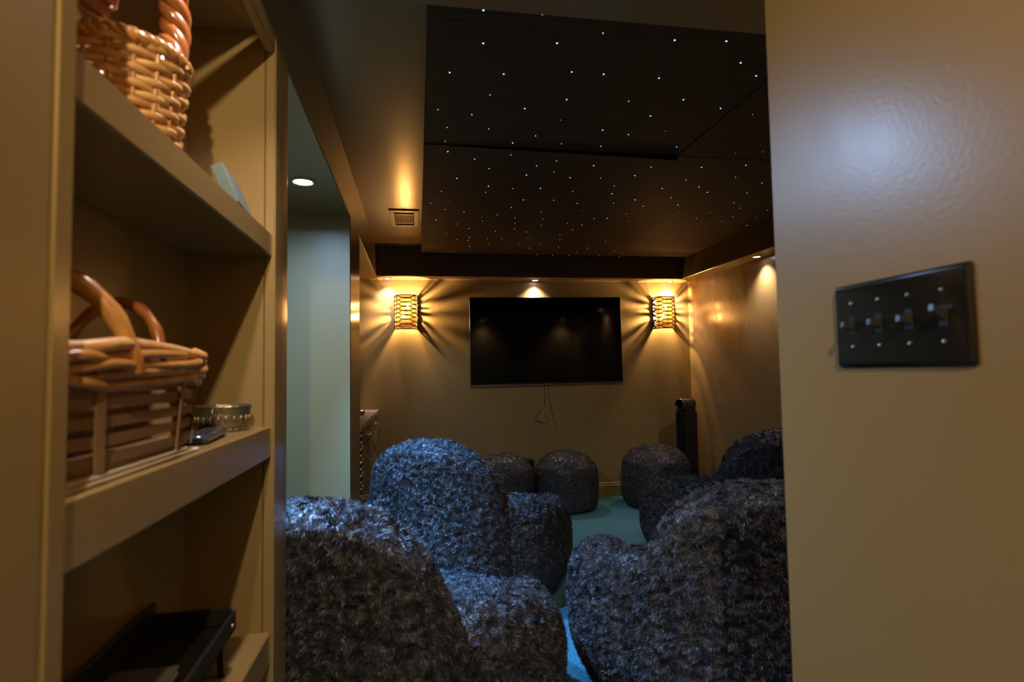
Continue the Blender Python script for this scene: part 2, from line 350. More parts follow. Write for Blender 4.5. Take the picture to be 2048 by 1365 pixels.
# air register in the ceiling
vt = empty('air_vent', (-.083, 4.02, ZC), 0, 'small louvred air register in the bronze ceiling beside the star panels', 'vent')
mb = MB()
for a in ((-.10, -.065, -.21, .21), (.065, .10, -.21, .21), (-.065, .065, -.21, -.165), (-.065, .065, .165, .21), (-.065, .065, -.125, -.105), (-.065, .065, .105, .125)):
    mb.box(a[0], a[1], a[2], a[3], -.009, 0, .002)
mb.build('frame', 'vent', vt)
MB().box(-.066, .066, -.166, .166, -.002, -.0005).build('duct_opening', 'duct', vt)
slat_me = None
for i in range(11):
    x = -.058 + i*.0116
    if slat_me is None:
        so = MB().box(-.0018, .0018, -.105, .105, -.008, -.0025).build('louvre', 'vent', vt); slat_me = so
    else:
        so = slat_me.copy(); COL.objects.link(so); so.parent = vt
    so.location = (x, 0, 0)
mb = MB().box(-.003, .003, -.222, -.20, -.016, -.008, .001).build('lever', 'vent', vt)
for yy in (.187,):
    MB().lathe([(.005, -.009), (.004, -.012), (1e-6, -.0125)], 10, (0.02, yy, 0), caps=False).build('screw', 'dark_steel', vt, 40)

# ------------------------------------------------------------------ lamps
def sconce(loc, label):
    t = empty('wall_sconce', loc, 0, label, 'sconce', 'woven sconces on the television wall')
    A, B, H = .100, .105, .30        # half width, depth, height; local -y points into the room
    MB().box(-.055, .055, -.018, 0, -.10, .06, .006).build('back_plate', 'iron', t)
    arc = lambda u, k=1.0: (A*k*math.copysign(abs(math.cos(u))**.75, math.cos(u)), -.012-B*k*abs(math.sin(u))**.75)
    U = np.linspace(PI, 2*PI, 41)
    for z in (H/2, -H/2):
        MB().tube([(*arc(u), z) for u in U], .0042, 6).build('rim', 'iron', t, 60)
    for sx in (-1, 1):
        MB().box(sx*A-.004, sx*A+.004, -.016, -.002, -H/2, H/2, .001).build('side_post', 'iron', t)
    for uu in (PI*1.25, PI*1.75):
        MB().tube([(*arc(uu, 1.02), -H/2), (*arc(uu, 1.02), H/2)], .0025, 5).build('upright', 'iron', t, 60)
    n = 15
    for k in range(n):
        z0 = -H/2+.018+(H-.036)*k/(n-1); sg = 1 if k % 2 else -1
        amp = .0125
        pts = [(*arc(u, 1.0+.012*sg), max(-H/2+.004, min(H/2-.004, z0+sg*amp*math.cos((u-PI)*4)))) for u in U]
        MB().tube(pts, .0042, 5).build('woven_band', 'iron', t, 60)
    for sx in (-1, 1):
        for k in range(6):
            z0 = -H/2+.022+k*.0512; dz = .010*(1 if k % 2 else -1)
            x = sx*(A-.004); V = []
            for (yy, zz) in ((-.016, z0-dz), (-.066, z0+dz)):
                for xx in (x-.0015, x+.0015):
                    for hh in (-.0115, .0115): V.append((xx, yy, zz+hh))
            MB().add(V, [(0, 1, 3, 2), (4, 6, 7, 5), (0, 4, 5, 1), (2, 3, 7, 6), (0, 2, 6, 4), (1, 5, 7, 3)]).build('side_slat', 'iron', t)
    V = []; F = []
    L = np.linspace(PI*1.13, PI*1.87, 33)
    for u in L:
        for z in (-H/2-.002, H/2+.002): V.append((*arc(u, .955), z))
    for i in range(len(L)-1): F.append((2*i, 2*i+2, 2*i+3, 2*i+1))
    MB().add(V, F).build('paper_liner', 'liner', t, 170)
    for (x, z) in ((.012, .055), (-.018, -.035)):
        MB().lathe([(1e-6, -.016), (.006, -.014), (.009, -.007), (.0098, .002), (.008, .009), (.004, .014), (1e-6, .016)], 16, (x, -.056, z), caps=False).build('bulb', 'bulb', t, 170)
    MB().lathe([(.010, -.065), (.010, .030)], 12, (-.018, -.056, -.082)).build('lamp_holder', 'iron', t, 60)
    return t
sconce((-.098, YB, 1.716), 'woven metal wall sconce glowing warm left of the television')
sconce((2.338, YB, 1.713), 'woven metal wall sconce glowing warm right of the television')

def puck(loc, label, target):
    t = empty('recessed_downlight', loc, 0, label, 'downlight', 'small downlights in the boxed soffit')
    MB().lathe([(.036, 0), (.036, -.004), (.030, -.006), (.026, -.003), (.026, 0)], 24, caps=False).build('trim_ring', 'steel', t, 40)
    MB().lathe([(1e-6, -.0045), (.020, -.0045), (.0255, -.002)], 20, caps=False).build('lens', 'puck', t, 60)
    d = Vector(target)
    rot = d.to_track_quat('-Z', 'Y').to_euler()
    lamp('downlight_lamp', 'SPOT', (0, 0, -.012), W_PUCK*4*PI, C_PUCK, t, rot, spot_size=math.radians(110), spot_blend=.9, shadow_soft_size=.02)
    return t
puck((-.255, 5.088, ZS), 'small lit downlight in the soffit above the left sconce', (0, .02, -1))
puck((1.075, 5.105, ZS), 'small lit downlight in the soffit above the television', (0, .02, -1))
puck((2.39, 5.098, ZS), 'small lit downlight in the soffit above the right sconce', (0, .02, -1))
puck((2.535, 3.90, ZS), 'small lit downlight in the soffit along the right wall', (.02, 0, -1))

puck((2.535, 2.57, ZS), 'small lit downlight in the right soffit behind the entry wall', (.02, 0, -1))
puck((-.20, .985, ZS), 'small lit downlight under the entry soffit beside the shelves', (0, .02, -1))
puck((1.06, .985, ZS), 'small lit downlight under the entry soffit behind the entry wall', (0, .02, -1))
puck((2.385, .985, ZS), 'small lit downlight under the entry soffit in the right corner', (0, .02, -1))

def cold_light(loc, label, wide, beam, aim, cone):
    t = empty('recessed_downlight', loc, 0, label, 'downlight', 'cold downlights in the side alcove')
    MB().lathe([(.050, 0), (.050, -.004), (.043, -.007), (.037, -.003), (.037, 0)], 32, caps=False).build('trim_ring', 'vent', t, 40)
    MB().lathe([(1e-6, -.0050), (.030, -.0050), (.0365, -.002)], 28, caps=False).build('lens', 'alens', t, 60)
    lamp('downlight_lamp', 'AREA', (0, 0, -.009), W_ALCOVE*wide, C_COLD, t, (0, 0, 0), shape='DISK', size=.07, spread=math.radians(165))
    rot = (Vector(aim)-Vector(loc)).to_track_quat('-Z', 'Y').to_euler()
    lamp('downlight_beam', 'SPOT', (0, 0, -.012), beam, C_BEAM, t, rot, spot_size=math.radians(cone), spot_blend=1.0, shadow_soft_size=.03)
cold_light((-.482, 2.53, ZS), 'bright cold white downlight in the alcove ceiling before the greenish wall', 1.3, 420, (.02, 2.72, .62), 56)
cold_light((-.50, 1.86, ZS), 'cold white downlight in the alcove ceiling hidden behind the shelf end', 4.8, 215, (-.06, 1.86, .45), 74)

# caged flush lamp in the hall, behind the camera
t = empty('ceiling_lamp', (.0, -.70, 2.32), 0, 'caged flush ceiling lamp in the entry hall', 'lamp')
MB().lathe([(.10, 0), (.10, -.018), (.085, -.024), (1e-6, -.024)], 32, caps=False).build('canopy', 'iron', t, 40)
MB().lathe([(.014, -.024), (.014, -.055), (.010, -.060)], 14).build('lamp_holder', 'iron', t, 40)
MB().lathe([(1e-6, -.115), (.012, -.110), (.020, -.095), (.019, -.080), (.010, -.062), (.009, -.058)], 16, caps=False).build('bulb', 'hlens', t, 170)
for z in (-.03, -.20):
    MB().tube([(.13*math.cos(a), .13*math.sin(a), z) for a in np.linspace(0, 2*PI, 49)[:-1]], .005, 6, closed=True).build('ring', 'iron', t, 60)
for i in range(6):
    a = 2*PI*i/6+.55
    MB().tube([(.09*math.cos(a), .09*math.sin(a), -.012), (.13*math.cos(a), .13*math.sin(a), -.03), (.13*math.cos(a), .13*math.sin(a), -.20)], .005, 6).build('bar', 'iron', t, 60)

# ------------------------------------------------------------------ built-in shelves
XBK = XS-.176; Y1, Y2 = .571, 1.310; ZT = 1.950
sh = empty('built_in_shelf', (0, 0, 0), 0, 'bronze painted built-in shelf unit set into the left wall', 'shelf')
MB().box(XS-.022, XS+.002, .540, Y1, 0, ZT, .004).build('stile', 'paint_trim', sh)
MB().box(XS-.022, XS+.002, Y2, 1.355, 0, ZT, .004).build('stile', 'paint_trim', sh)
MB().box(XS-.022, XS, Y1, Y2, 1.902, ZT, .003).build('top_rail', 'paint_trim', sh)
MB().box(XBK-.018, XBK, Y1-.12, Y2+.03, 0, ZT).build('back_panel', 'paint_trim', sh)
MB().box(XBK, XS-.022, Y2, Y2+.03, 0, ZT).build('side_panel', 'paint_trim', sh)
MB().box(XBK, XS-.022, Y1-.12, Y1-.09, 0, ZT).build('side_panel', 'paint_trim', sh)
Z1, Z2, Z3 = 1.491, 1.070, .635
for zt, th in ((Z1, .050), (Z2, .068), (Z3, .068)):
    MB().box(XBK, XS-.004, Y1-.09, Y2, zt-th, zt, .003).build('shelf_board', 'paint_trim', sh)
SS = .9                                  # size of the shelf goods
def sz(o):
    o.scale = (SS, SS, SS); return o

def sup(t, a, b, e=.55):
    c, s = math.cos(t), math.sin(t)
    return (a*math.copysign(abs(c)**e, c), b*math.copysign(abs(s)**e, s))
# --- basket with flat slats, cane rim and two hoop handles
random.seed(4)
bk = empty('wicker_basket', (-.391, .768, Z2+.0115), 0, 'slatted wicker basket with cane rim and two hoop handles on the middle shelf', 'basket')
NP = 72; T = [2*PI*i/NP for i in range(NP)]
hx = lambda z: .072+.010*z/.16; hy = lambda z: .200+.026*z/.16
def ring(z, off=0.0, wob=0.0, nper=0, ph=0.0):
    pts = []; nr = []
    for t in T:
        x, y = sup(t, hx(z), hy(z)); q = Vector((x/hx(z)**2, y/hy(z)**2, 0)).normalized()
        o = off+wob*math.sin(nper*t+ph); pts.append((x+q.x*o, y+q.y*o, z)); nr.append(q)
    return pts, nr
V = [(p[0], p[1], .002) for p in ring(0)[0]]; V2 = [(p[0], p[1], .008) for p in ring(0)[0]]
MB().add(V+V2, [tuple(range(NP-1, -1, -1)), tuple(range(NP, 2*NP))]+[(i, (i+1) % NP, NP+(i+1) % NP, NP+i) for i in range(NP)]).build('base', 'slat', bk)
for k in range(5):
    p, n = ring(.014+k*.0220, 0, .0012, 4, PI*(k % 2)); MB().ribbon(p, n, .0135, .0022, closed=True).build('slat', 'slat', bk)
for i in range(10):
    t = 2*PI*(i+.5)/10-.12
    pts = []; nr = []
    for z in np.linspace(.0, .118, 9):
        x, y = sup(t, hx(z), hy(z)); q = Vector((x/hx(z)**2, y/hy(z)**2, 0)).normalized()
        o = .0045; pts.append((x+q.x*o, y+q.y*o, z)); nr.append(q)
    wd_ = Vector((-nr[4].y, nr[4].x, 0))
    MB().ribbon(pts, nr, .014, .0022, wdir=wd_).build('stake', 'slat', bk)
for k in range(6):
    z = .104+.0085*k; pts = []
    p, n = ring(z, .004+.005*(k == 2 or k == 3), .0050, 7, k*2.1)
    pts = [(a[0], a[1], a[2]+.0045*math.sin(5*T[i]+k*1.7)) for i, a in enumerate(p)]
    MB().tube(pts, .0064 if k < 5 else .0082, 8, closed=True).build('rim_cane', 'cane' if k != 5 else 'cane_pale', bk, 60)
for yy, tilt, hh in ((-.080, -.10, .112), (.040, .10, .098)):
    pts = []
    for a in np.linspace(-.02*PI, 1.02*PI, 29):
        x = (.086 if yy < 0 else .066)*math.cos(a); z = .122+hh*math.sin(a); pts.append((x, yy+tilt*max(0, math.sin(a))*.3, z))
    MB().tube(pts, lambda u, yy=yy: (.0120 if yy < 0 else .0085)+.0010*math.sin(u*40), 10).build('handle', 'cane_dark' if yy > 0 else 'cane', bk, 60)

# --- folded cloth under that basket
mb = MB(); mb.box(-.083, .082, -.185, .190, .0005, .005, .002).box(-.081, .080, -.183, .150, .0052, .0115, .003)
cl = mb.build('folded_cloth', 'cloth', None, loc=(-.396, .752, Z2+.0003)); sz(cl); tag(cl, 'folded off-white cloth lying under the slatted basket', 'cloth')

# --- woven basket with a braided hoop handle, top shelf
b2 = empty('wicker_basket', (-.392, .835, Z1+.001), .0, 'oval woven wicker basket with thick braided hoop handle on the top shelf', 'basket')
RB = lambda z: .066+.012*(z/.12); EL = 1.10
prof = [(1e-6, .002), (.066, .002), (.067, .008), (1e-6, .008)]
bb = MB().lathe(prof, 32, caps=False).build('base', 'cane_pale', b2, 40); bb.scale.y = EL
NS = 16
for k in range(11):
    z = .010+k*.0118; pts = []
    for i in range(96):
        a = 2*PI*i/96; r = RB(z)+.0042*math.sin(NS/2*a+PI*(k % 2)); pts.append((r*math.cos(a), EL*r*math.sin(a), z+.0015*math.sin(3*a+k)))
    MB().tube(pts, .0056, 6, closed=True).build('weave_cane', 'cane_pale', b2, 60)
for i in range(NS):
    a = 2*PI*(i+.5)/NS
    MB().tube([(RB(z)*math.cos(a), EL*RB(z)*math.sin(a), z) for z in (.004, .05, .09, .135)], .0036, 6).build('stake', 'cane', b2, 60)
for k in range(3):
    pts = []
    for i, u in enumerate(np.linspace(-.36, 1.36, 110)):
        a = PI*u; tw = 2*PI*(u*4.0)+k*2*PI/3; rr = .014
        R_ = .170+rr*math.cos(tw); pts.append((rr*math.sin(tw), R_*math.cos(a), .292+(.130+rr*math.cos(tw))*math.sin(a)))
    MB().tube(pts, .0145, 8).build('handle_strand', 'cane_dark', b2, 60)
for k in range(3):
    pts = []
    for i in range(96):
        a = 2*PI*i/96; r = RB(.135)+.006*math.sin(12*a+k*2.1); pts.append((r*math.cos(a), EL*r*math.sin(a), .136+.006*math.cos(12*a+k*2.1)))
    MB().tube(pts, .0058, 6, closed=True).build('rim_cane', 'cane', b2, 60)

# --- leaning book, top shelf
bo = empty('small_book', (-.350, 1.170, Z1+.0065), 0, 'small grey-teal book with cream pages leaning on the top shelf', 'book')
mb = MB().box(-.012, -.009, -.075, .075, 0, .085, .001).box(.009, .012, -.075, .075, 0, .085, .001).box(-.012, .012, -.078, -.075, 0, .085, .001)
cv = mb.build('cover', 'book_teal', bo)
pg = MB().box(-.0088, .0088, -.0748, .072, .003, .082).build('pages', 'book_page', bo)
bo.rotation_euler = (0, math.radians(-22), math.radians(4)); bo.location.x = -.338

# --- embossed pewter bowl
tn = empty('pewter_bowl', (-.390, 1.238, Z2+.0005), 0, 'round embossed pewter bowl with scalloped rim at the end of the middle shelf', 'bowl')
MB().lathe([(1e-6, .0), (.052, .0), (.055, .004), (.050, .007), (.053, .012), (.0555, .030), (.0575, .048), (.060, .054), (.0585, .056), (.055, .050), (.052, .012), (1e-6, .008)], 48, caps=False).build('body', 'pewter', tn, 40)
bead = None
for i in range(22):
    a = 2*PI*i/22
    for zz, rr in ((.026, .0562),):
        if bead is None:
            bead = MB().lathe([(1e-6, -.007), (.004, -.0055), (.0065, 0), (.004, .0055), (1e-6, .007)], 8, caps=False).build('embossed_boss', 'pewter', tn, 170); c = bead
        else:
            c = bead.copy(); COL.objects.link(c); c.parent = tn
        c.location = (rr*math.cos(a), rr*math.sin(a), zz); c.scale = (.6, .6, 1.2)
for sg in (-1, 1):
    MB().tube([(0, sg*(.058+.010*math.sin(a)), .042+.011*math.cos(a)*1.0) for a in np.linspace(0, PI, 11)], .0022, 6).build('handle', 'pewter', tn, 60)

# --- remote control
rm = empty('remote_control', (-.361, 1.056, Z2+.0005), .10, 'blue-black remote control lying before the pewter bowl', 'remote')
MB().box(-.024, .024, -.085, .085, 0, .017, .006).build('body', 'remote', rm, 40)
for i in range(5):
    for j in range(3):
        MB().box(-.016+j*.012, -.008+j*.012, -.06+i*.018, -.050+i*.018, .0165, .0185, .001).build('button', 'black_satin', rm)

# --- black tray table with notebook, bottom shelf
ty = empty('tray_table', (-.402, .925, Z3+.001), .03, 'black wooden tray table with raised rim and folding legs on the bottom shelf', 'tray')
MB().box(-.080, .080, -.27, .255, .082, .092, .002).build('board', 'black_satin', ty)
MB().box(-.080, -.070, -.27, .255, .092, .150, .003).build('rim', 'black_satin', ty)
MB().box(.072, .080, -.27, .255, .082, .122, .003).build('rim', 'black_satin', ty)
MB().box(-.070, .072, .247, .255, .092, .128, .003).build('rim', 'black_satin', ty)
MB().box(-.070, .072, -.27, -.262, .092, .128, .003).build('rim', 'black_satin', ty)
for x in (-.068, .060):
    for y, dy in ((.215, .02), (-.23, -.02)):
        MB().add([(x+a, y+b+(dy if c == 0 else 0), c) for c in (0, .083) for b in (-.009, .009) for a in (-.006, .006)],
                 [(0, 2, 3, 1), (4, 5, 7, 6), (0, 1, 5, 4), (2, 6, 7, 3), (0, 4, 6, 2), (1, 3, 7, 5)]).build('leg', 'black_satin', ty)
MB().lathe([(.005, 0), (.004, .003), (1e-6, .0035)], 10, (.080, .225, .10), 'x', False).build('bolt', 'steel', ty, 40)
nb = empty('notebook', (-.414, .885, Z3+.0845), .02, 'grey paperback notebook lying in the black tray', 'book')
MB().box(-.052, .052, -.11, .11, 0, .0015, .0005).box(-.052, .052, -.11, .11, .0115, .013, .0005).box(-.052, -.0505, -.11, .11, .0005, .0125).build('cover', 'grey_cover', nb)
MB().box(-.050, .050, -.107, .107, .0016, .0113).build('pages', 'book_page', nb)

for o_ in (bk, b2, bo, tn, rm, ty, nb): sz(o_)
# ------------------------------------------------------------------ switch plate on the entry wall
sp = empty('light_switch_plate', (XN, .628, 1.235), 0, 'glossy black four-gang toggle switch plate on the entry wall', 'light switch')
PW, PH = .103, .0575
def rr(w, h, r, n=5):
    out = []
    for cx, cy, a0 in ((w-r, h-r, 0), (-w+r, h-r, PI/2), (-w+r, -h+r, PI), (w-r, -h+r, 1.5*PI)):
        out += [(cx+r*math.cos(a0+PI/2*i/n), cy+r*math.sin(a0+PI/2*i/n)) for i in range(n+1)]
    return out
loops = [(rr(PW, PH, .004), 0), (rr(PW, PH, .004), -.0025), (rr(PW-.004, PH-.004, .003), -.0060), (rr(PW-.007, PH-.007, .003), -.0066)]
V = []; F = []; n = len(loops[0][0])
for L, x in loops: V += [(x, a, b) for a, b in L]
for k in range(3): F += [(k*n+i, k*n+(i+1) % n, (k+1)*n+(i+1) % n, (k+1)*n+i) for i in range(n)]
F.append(tuple(range(3*n, 4*n)))
MB().add(V, F).build('plate', 'black_gloss', sp, 25)
for i in range(4):
    y = -.069+.046*i
    up_ = 1 if i in (0,) else -1
    MB().box(-.0078, -.0064, y-.0058, y+.0058, -.013, .013, .0006).build('toggle_slot', 'black_satin', sp)
    tg = MB().add([(0, y-.0042, -.006), (0, y+.0042, -.006), (0, y-.0042, .006), (0, y+.0042, .006), (-.017, y-.003, .004*up_+.002), (-.017, y+.003, .004*up_+.002), (-.016, y-.003, .004*up_+.009), (-.016, y+.003, .004*up_+.009)],
             [(0, 1, 3, 2), (4, 6, 7, 5), (0, 4, 5, 1), (2, 3, 7, 6), (0, 2, 6, 4), (1, 5, 7, 3)]).build('toggle', 'dark_steel', sp)
    tg.location.x = -.006
    MB().lathe([(.0029, 0), (.0029, -.0011), (.0018, -.002), (1e-6, -.0022)], 14, (-.0066, y, .030), 'x', False).build('screw', 'steel', sp, 40)
    MB().lathe([(.0029, 0), (.0029, -.0011), (.0018, -.002), (1e-6, -.0022)], 14, (-.0066, y, -.030), 'x', False).build('screw', 'steel', sp, 40)

# ------------------------------------------------------------------ television
tv = empty('television', (1.178, YB-.075, 1.452), 0, 'large black flat television mounted on the bronze wall', 'television')
tv.rotation_euler = (0, math.radians(-.35), 0)
TW, TH = .714, .404
MB().box(-TW, TW, 0, .028, -TH, TH, .004).box(-.42, .42, .028, .055, -.30, .16, .01).build('body', 'black_satin', tv)
MB().box(-TW+.006, TW-.006, -.0025, 0, -TH+.022, TH-.006).build('screen', 'screen', tv)
MB().box(-TW+.004, TW-.004, -.004, 0, -TH+.002, -TH+.008, .001).build('lower_bezel', 'steel', tv)
mb = MB()
for i in range(8): mb.box(-.030+i*.0076, -.030+i*.0076+.0054, -.0050, -.0045, -TH+.010, -TH+.017)
mb.build('maker_mark', 'logo', tv)
MB().box(-.2, .2, .055, .073, -.12, .12, .003).build('wall_mount', 'black_satin', tv)
def spline(P, n=10):
    P = [Vector(p) for p in P]; out = []
    Q = [P[0]*2-P[1]]+P+[P[-1]*2-P[-2]]
    for i in range(1, len(Q)-2):
        for k in range(n):
            t = k/n; a, b, c, d = Q[i-1], Q[i], Q[i+1], Q[i+2]
            out.append(.5*((2*b)+(c-a)*t+(2*a-5*b+4*c-d)*t*t+(3*b-3*c+d-a)*t**3))
    out.append(P[-1]); return out
yc = YB-.012
cb = empty('hanging_cable', (1.13, yc, .72), 0, 'thin looped cable dangling below the television', 'cable')
MB().tube(spline([(.025, 0, .36), (.022, -.004, .27), (.016, -.005, .15), (-.03, -.006, .09), (-.068, -.006, .01), (-.03, -.006, -.006), (.02, -.006, -.022), (.048, -.006, 0), (.03, -.006, .05)]), .0030, 6).build('cord', 'cord', cb, 60)
MB().tube(spline([(.034, .002, .36), (.036, 0, .27), (.018, -.003, .17), (-.008, -.004, .12), (-.03, -.004, .10)]), .0024, 6).build('tan_cord', 'cord_pale', cb, 60)
MB().tube(spline([(.048, -.006, .0), (.05, -.007, -.006), (.035, -.008, -.022), (.012, -.008, -.018)]), .0036, 6).build('tan_plug', 'cord_pale', cb, 60)
MB().tube(spline([(.05, .004, .36), (.075, .004, .18), (.105, .004, .02), (.15, .004, -.10)]), .0022, 6).build('cord', 'cord', cb, 60)

# ------------------------------------------------------------------ tower fan in the corner
tf = empty('tower_fan', (2.418, 4.905, 0), math.radians(-64), 'slim black tower fan with a round opening standing in the corner', 'fan')
# local -y is the face
w, d, H = .054, .088, .905
prof = [(-w, .03)] + [(w, .03)] + [(w*math.cos(a), H-w+w*math.sin(a)) for a in np.linspace(0, PI, 17)]
hole = [(.036*math.cos(a), H-w+.036*math.sin(a)) for a in np.linspace(0, 2*PI, 25)[:-1]]
mb = MB().prism([(-w, .03), (w, .03), (w, H-2*w-.012), (-w, H-2*w-.012)], 'y', -d+.012, d); mb.build('column', 'black_satin', tf)
MB().box(-w*.72, w*.72, -d+.004, -d+.0115, .05, H-2*w-.03, .003).build('front_grille', 'grille', tf)
no = 32; V = []; F = []
ro, ri = w, .038
for r, y in ((ri, d*.6), (ri, -d+.004), (ri+.004, -d-.002), (ro-.004, -d-.002), (ro, -d+.004), (ro, d-.006), (ro-.006, d), (1e-6, d)):
    V += [(r*math.cos(2*PI*i/no), y, H-w+r*math.sin(2*PI*i/no)) for i in range(no)]
for k in range(7): F += [(k*no+i, k*no+(i+1) % no, (k+1)*no+(i+1) % no, (k+1)*no+i) for i in range(no)]
F.append(tuple(range(no)))
MB().add(V, F).build('head_ring', 'dark_steel', tf, 40)
MB().box(-.03, .03, -d+.03, -d+.034, H-w-.012, H-w-.007).build('vane', 'dark_steel', tf)
MB().box(-w*.9, w*.9, -d+.02, d-.01, H-2*w-.012, H-2*w+.02, .004).build('neck', 'black_satin', tf)
MB().lathe([(.006, 0), (.005, .003), (1e-6, .0035)], 12, (w-.001, .02, H-2*w-.02), 'x', False).build('button', 'steel', tf, 40)
MB().lathe([(.10, 0), (.10, .012), (.09, .022), (.06, .03), (1e-6, .03)], 32, caps=False).build('base', 'black_satin', tf, 40)

# ------------------------------------------------------------------ black box at the wall behind the poufs
sw = empty('floor_box', (.93, 5.10, 0), 0, 'small black box against the wall behind the two left poufs', 'box')
MB().box(-.095, .095, -.035, .04, .012, .385, .004).build('body', 'black_satin', sw)
MB().box(-.088, .088, -.042, -.0355, .03, .375, .003).build('front_panel', 'grille', sw)
for sx in (-.07, .07):
    for sy in (-.018, .022): MB().lathe([(.014, 0), (.016, .012)], 12, (sx, sy, 0)).build('foot', 'black_satin', sw)

# ------------------------------------------------------------------ bar niche: cabinets and worktop
XF = XL-.006
def cab(y0, y1, kind, label):
    t = empty('base_cabinet', (0, 0, 0), 0, label, 'cabinet', 'cabinets in the bar niche')
    t.location = (XF, (y0+y1)/2, 0); h = (y1-y0)/2-.001
    MB().box(-.58, -.02, -h, h, .0, .825, .002).build('body', 'cab', t)
    if kind == 'rope':
        MB().box(-.02, -.002, -h, h, .06, .825, .002).build('face', 'cab', t)
        pts = []
        for k in range(2):
            P = [(-.001+.009*math.cos(2*PI*u*9+PI*k), .009*math.sin(2*PI*u*9+PI*k), .07+.74*u) for u in np.linspace(0, 1, 170)]
            MB().tube(P, .010, 6).build('rope_strand', 'steel', t, 60)
    elif kind == 'cooler':
        MB().box(-.02, .004, -h+.004, h-.004, .06, .70, .003).build('glass_door', 'black_gloss', t)
        dr = MB().box(-.02, .002, -h+.004, h-.004, .71, .818, .003).build('drawer', 'cab', t)
        MB().tube([(.002, -.07, .765), (.028, -.065, .762), (.034, 0, .758), (.028, .065, .762), (.002, .07, .765)], .006, 8).build('handle', 'steel', dr, 60)
    else:
        dr = MB().box(-.02, .002, -h+.004, h-.004, .71, .818, .003).build('drawer', 'paint_trim', t)
        MB().tube(spline([(.002, -.07, .775), (.026, -.06, .770), (.036, 0, .760), (.026, .06, .770), (.002, .07, .775)], 5), .006, 8).build('handle', 'steel', dr, 60)
        do = MB().box(-.02, .002, -h+.004, h-.004, .06, .70, .003).build('door', 'paint_trim', t)
        MB().tube(spline([(.002, -h+.06, .67), (.024, -h+.062, .65), (.034, -h+.07, .60), (.024, -h+.062, .55), (.002, -h+.06, .53)], 5), .006, 8).build('handle', 'steel', do, 60)
        MB().lathe([(.006, .0), (.008, .008), (1e-6, .012)], 12, (.002, h-.05, .66), 'x', False).build('knob', 'steel', do, 40)
cab(3.553, 3.76, 'rope', 'narrow dark cabinet end with twisted rope moulding beside the pier')
cab(3.76, 4.36, 'cooler', 'black glass-fronted cabinet with drawer in the bar niche')
cab(4.36, 5.163, 'door', 'bronze cabinet with curved pulls at the far end of the bar niche')
wt = MB().box(-.975, XL+.004, 3.553, 5.164, .826, .862, .004).build('worktop', 'stone', None); tag(wt, 'grey stone worktop over the bar niche cabinets', 'worktop')
ca = empty('metal_canister', (-.432, 4.50, .8625), 0, 'small shiny metal canister standing on the niche worktop', 'canister')
MB().lathe([(.030, 0), (.031, .003), (.031, .026), (.029, .029)], 24).build('body', 'steel', ca, 40)
MB().lathe([(.032, .0292), (.032, .034), (.028, .037), (1e-6, .038)], 24, caps=False).build('lid', 'steel', ca, 40)

# ------------------------------------------------------------------ fur chairs and poufs
rng = np.random.default_rng(11)
PERM = rng.permutation(512).astype(np.int64); PERM = np.concatenate([PERM, PERM])
GR = rng.normal(size=(512, 3)); GR /= np.linalg.norm(GR, axis=1)[:, None]
def perlin(P):
    I = np.floor(P).astype(np.int64); f = P-I; I &= 511
    u = f*f*f*(f*(f*6-15)+10); out = 0
    def g(dx, dy, dz):
        h = PERM[(PERM[(PERM[(I[:, 0]+dx) & 511]+I[:, 1]+dy) & 511]+I[:, 2]+dz) & 511]
        return ((f-np.array([dx, dy, dz]))*GR[h & 511]).sum(1)
    for dx in (0, 1):
        wx = u[:, 0] if dx else 1-u[:, 0]
        for dy in (0, 1):
            wy = u[:, 1] if dy else 1-u[:, 1]
            for dz in (0, 1):
                wz = u[:, 2] if dz else 1-u[:, 2]
                out = out+wx*wy*wz*g(dx, dy, dz)
    return out
def grid_normals(V, nu, nv, wrap=True):
    G = V.reshape(nu, nv, 3)
    du = np.roll(G, -1, 0)-np.roll(G, 1, 0)
    dv = np.empty_like(G); dv[:, 1:-1] = G[:, 2:]-G[:, :-2]; dv[:, 0] = G[:, 1]-G[:, 0]; dv[:, -1] = G[:, -1]-G[:, -2]
    N = np.cross(du, dv); L = np.linalg.norm(N, axis=2, keepdims=True); N = N/np.maximum(L, 1e-9)
    return N.reshape(-1, 3)
def fur_offset(V, seed, amp=1.0):
    S = np.array([seed*7.3, seed*3.1, seed*5.7])
    Wp = np.stack([perlin(V*14+S+k*31.7) for k in range(3)], 1)
    Q = V+Wp*.035
    sq = np.array([.85, .85, 1.8])
    a = perlin(Q*sq*34+S); b = perlin(Q*sq*60+S*2); c = perlin(Q*110+S)
    ridge = 1-np.abs(a)*2.4
    ridge2 = 1-np.abs(b)*2.2
    low = perlin(V*5+S)
    return amp*(.0105*ridge+.0050*ridge2+.0028*c)+.012*low*(.5+.5*amp)
def smooth_section(pts, n):
    """uniform resample of a Catmull-Rom curve through (r, z) points, vectorised over angles: pts (A, K, 2)"""
    A, K, _ = pts.shape
    Q = np.concatenate([2*pts[:, :1]-pts[:, 1:2], pts, 2*pts[:, -1:]-pts[:, -2:-1]], 1)
    fine = []
    for i in range(1, K):
        a, b, c, d = Q[:, i-1], Q[:, i], Q[:, i+1], Q[:, i+2]
        for t in np.linspace(0, 1, 16, endpoint=False):
            fine.append(.5*(2*b+(c-a)*t+(2*a-5*b+4*c-d)*t*t+(3*b-3*c+d-a)*t**3))
    fine.append(Q[:, K]); fine = np.stack(fine, 1)
    out = np.empty((A, n, 2))
    for i in range(A):
        L = np.concatenate([[0], np.cumsum(np.linalg.norm(np.diff(fine[i], axis=0), axis=1))]); s = np.linspace(0, L[-1], n)
        out[i, :, 0] = np.interp(s, L, fine[i, :, 0]); out[i, :, 1] = np.interp(s, L, fine[i, :, 1])
    return out
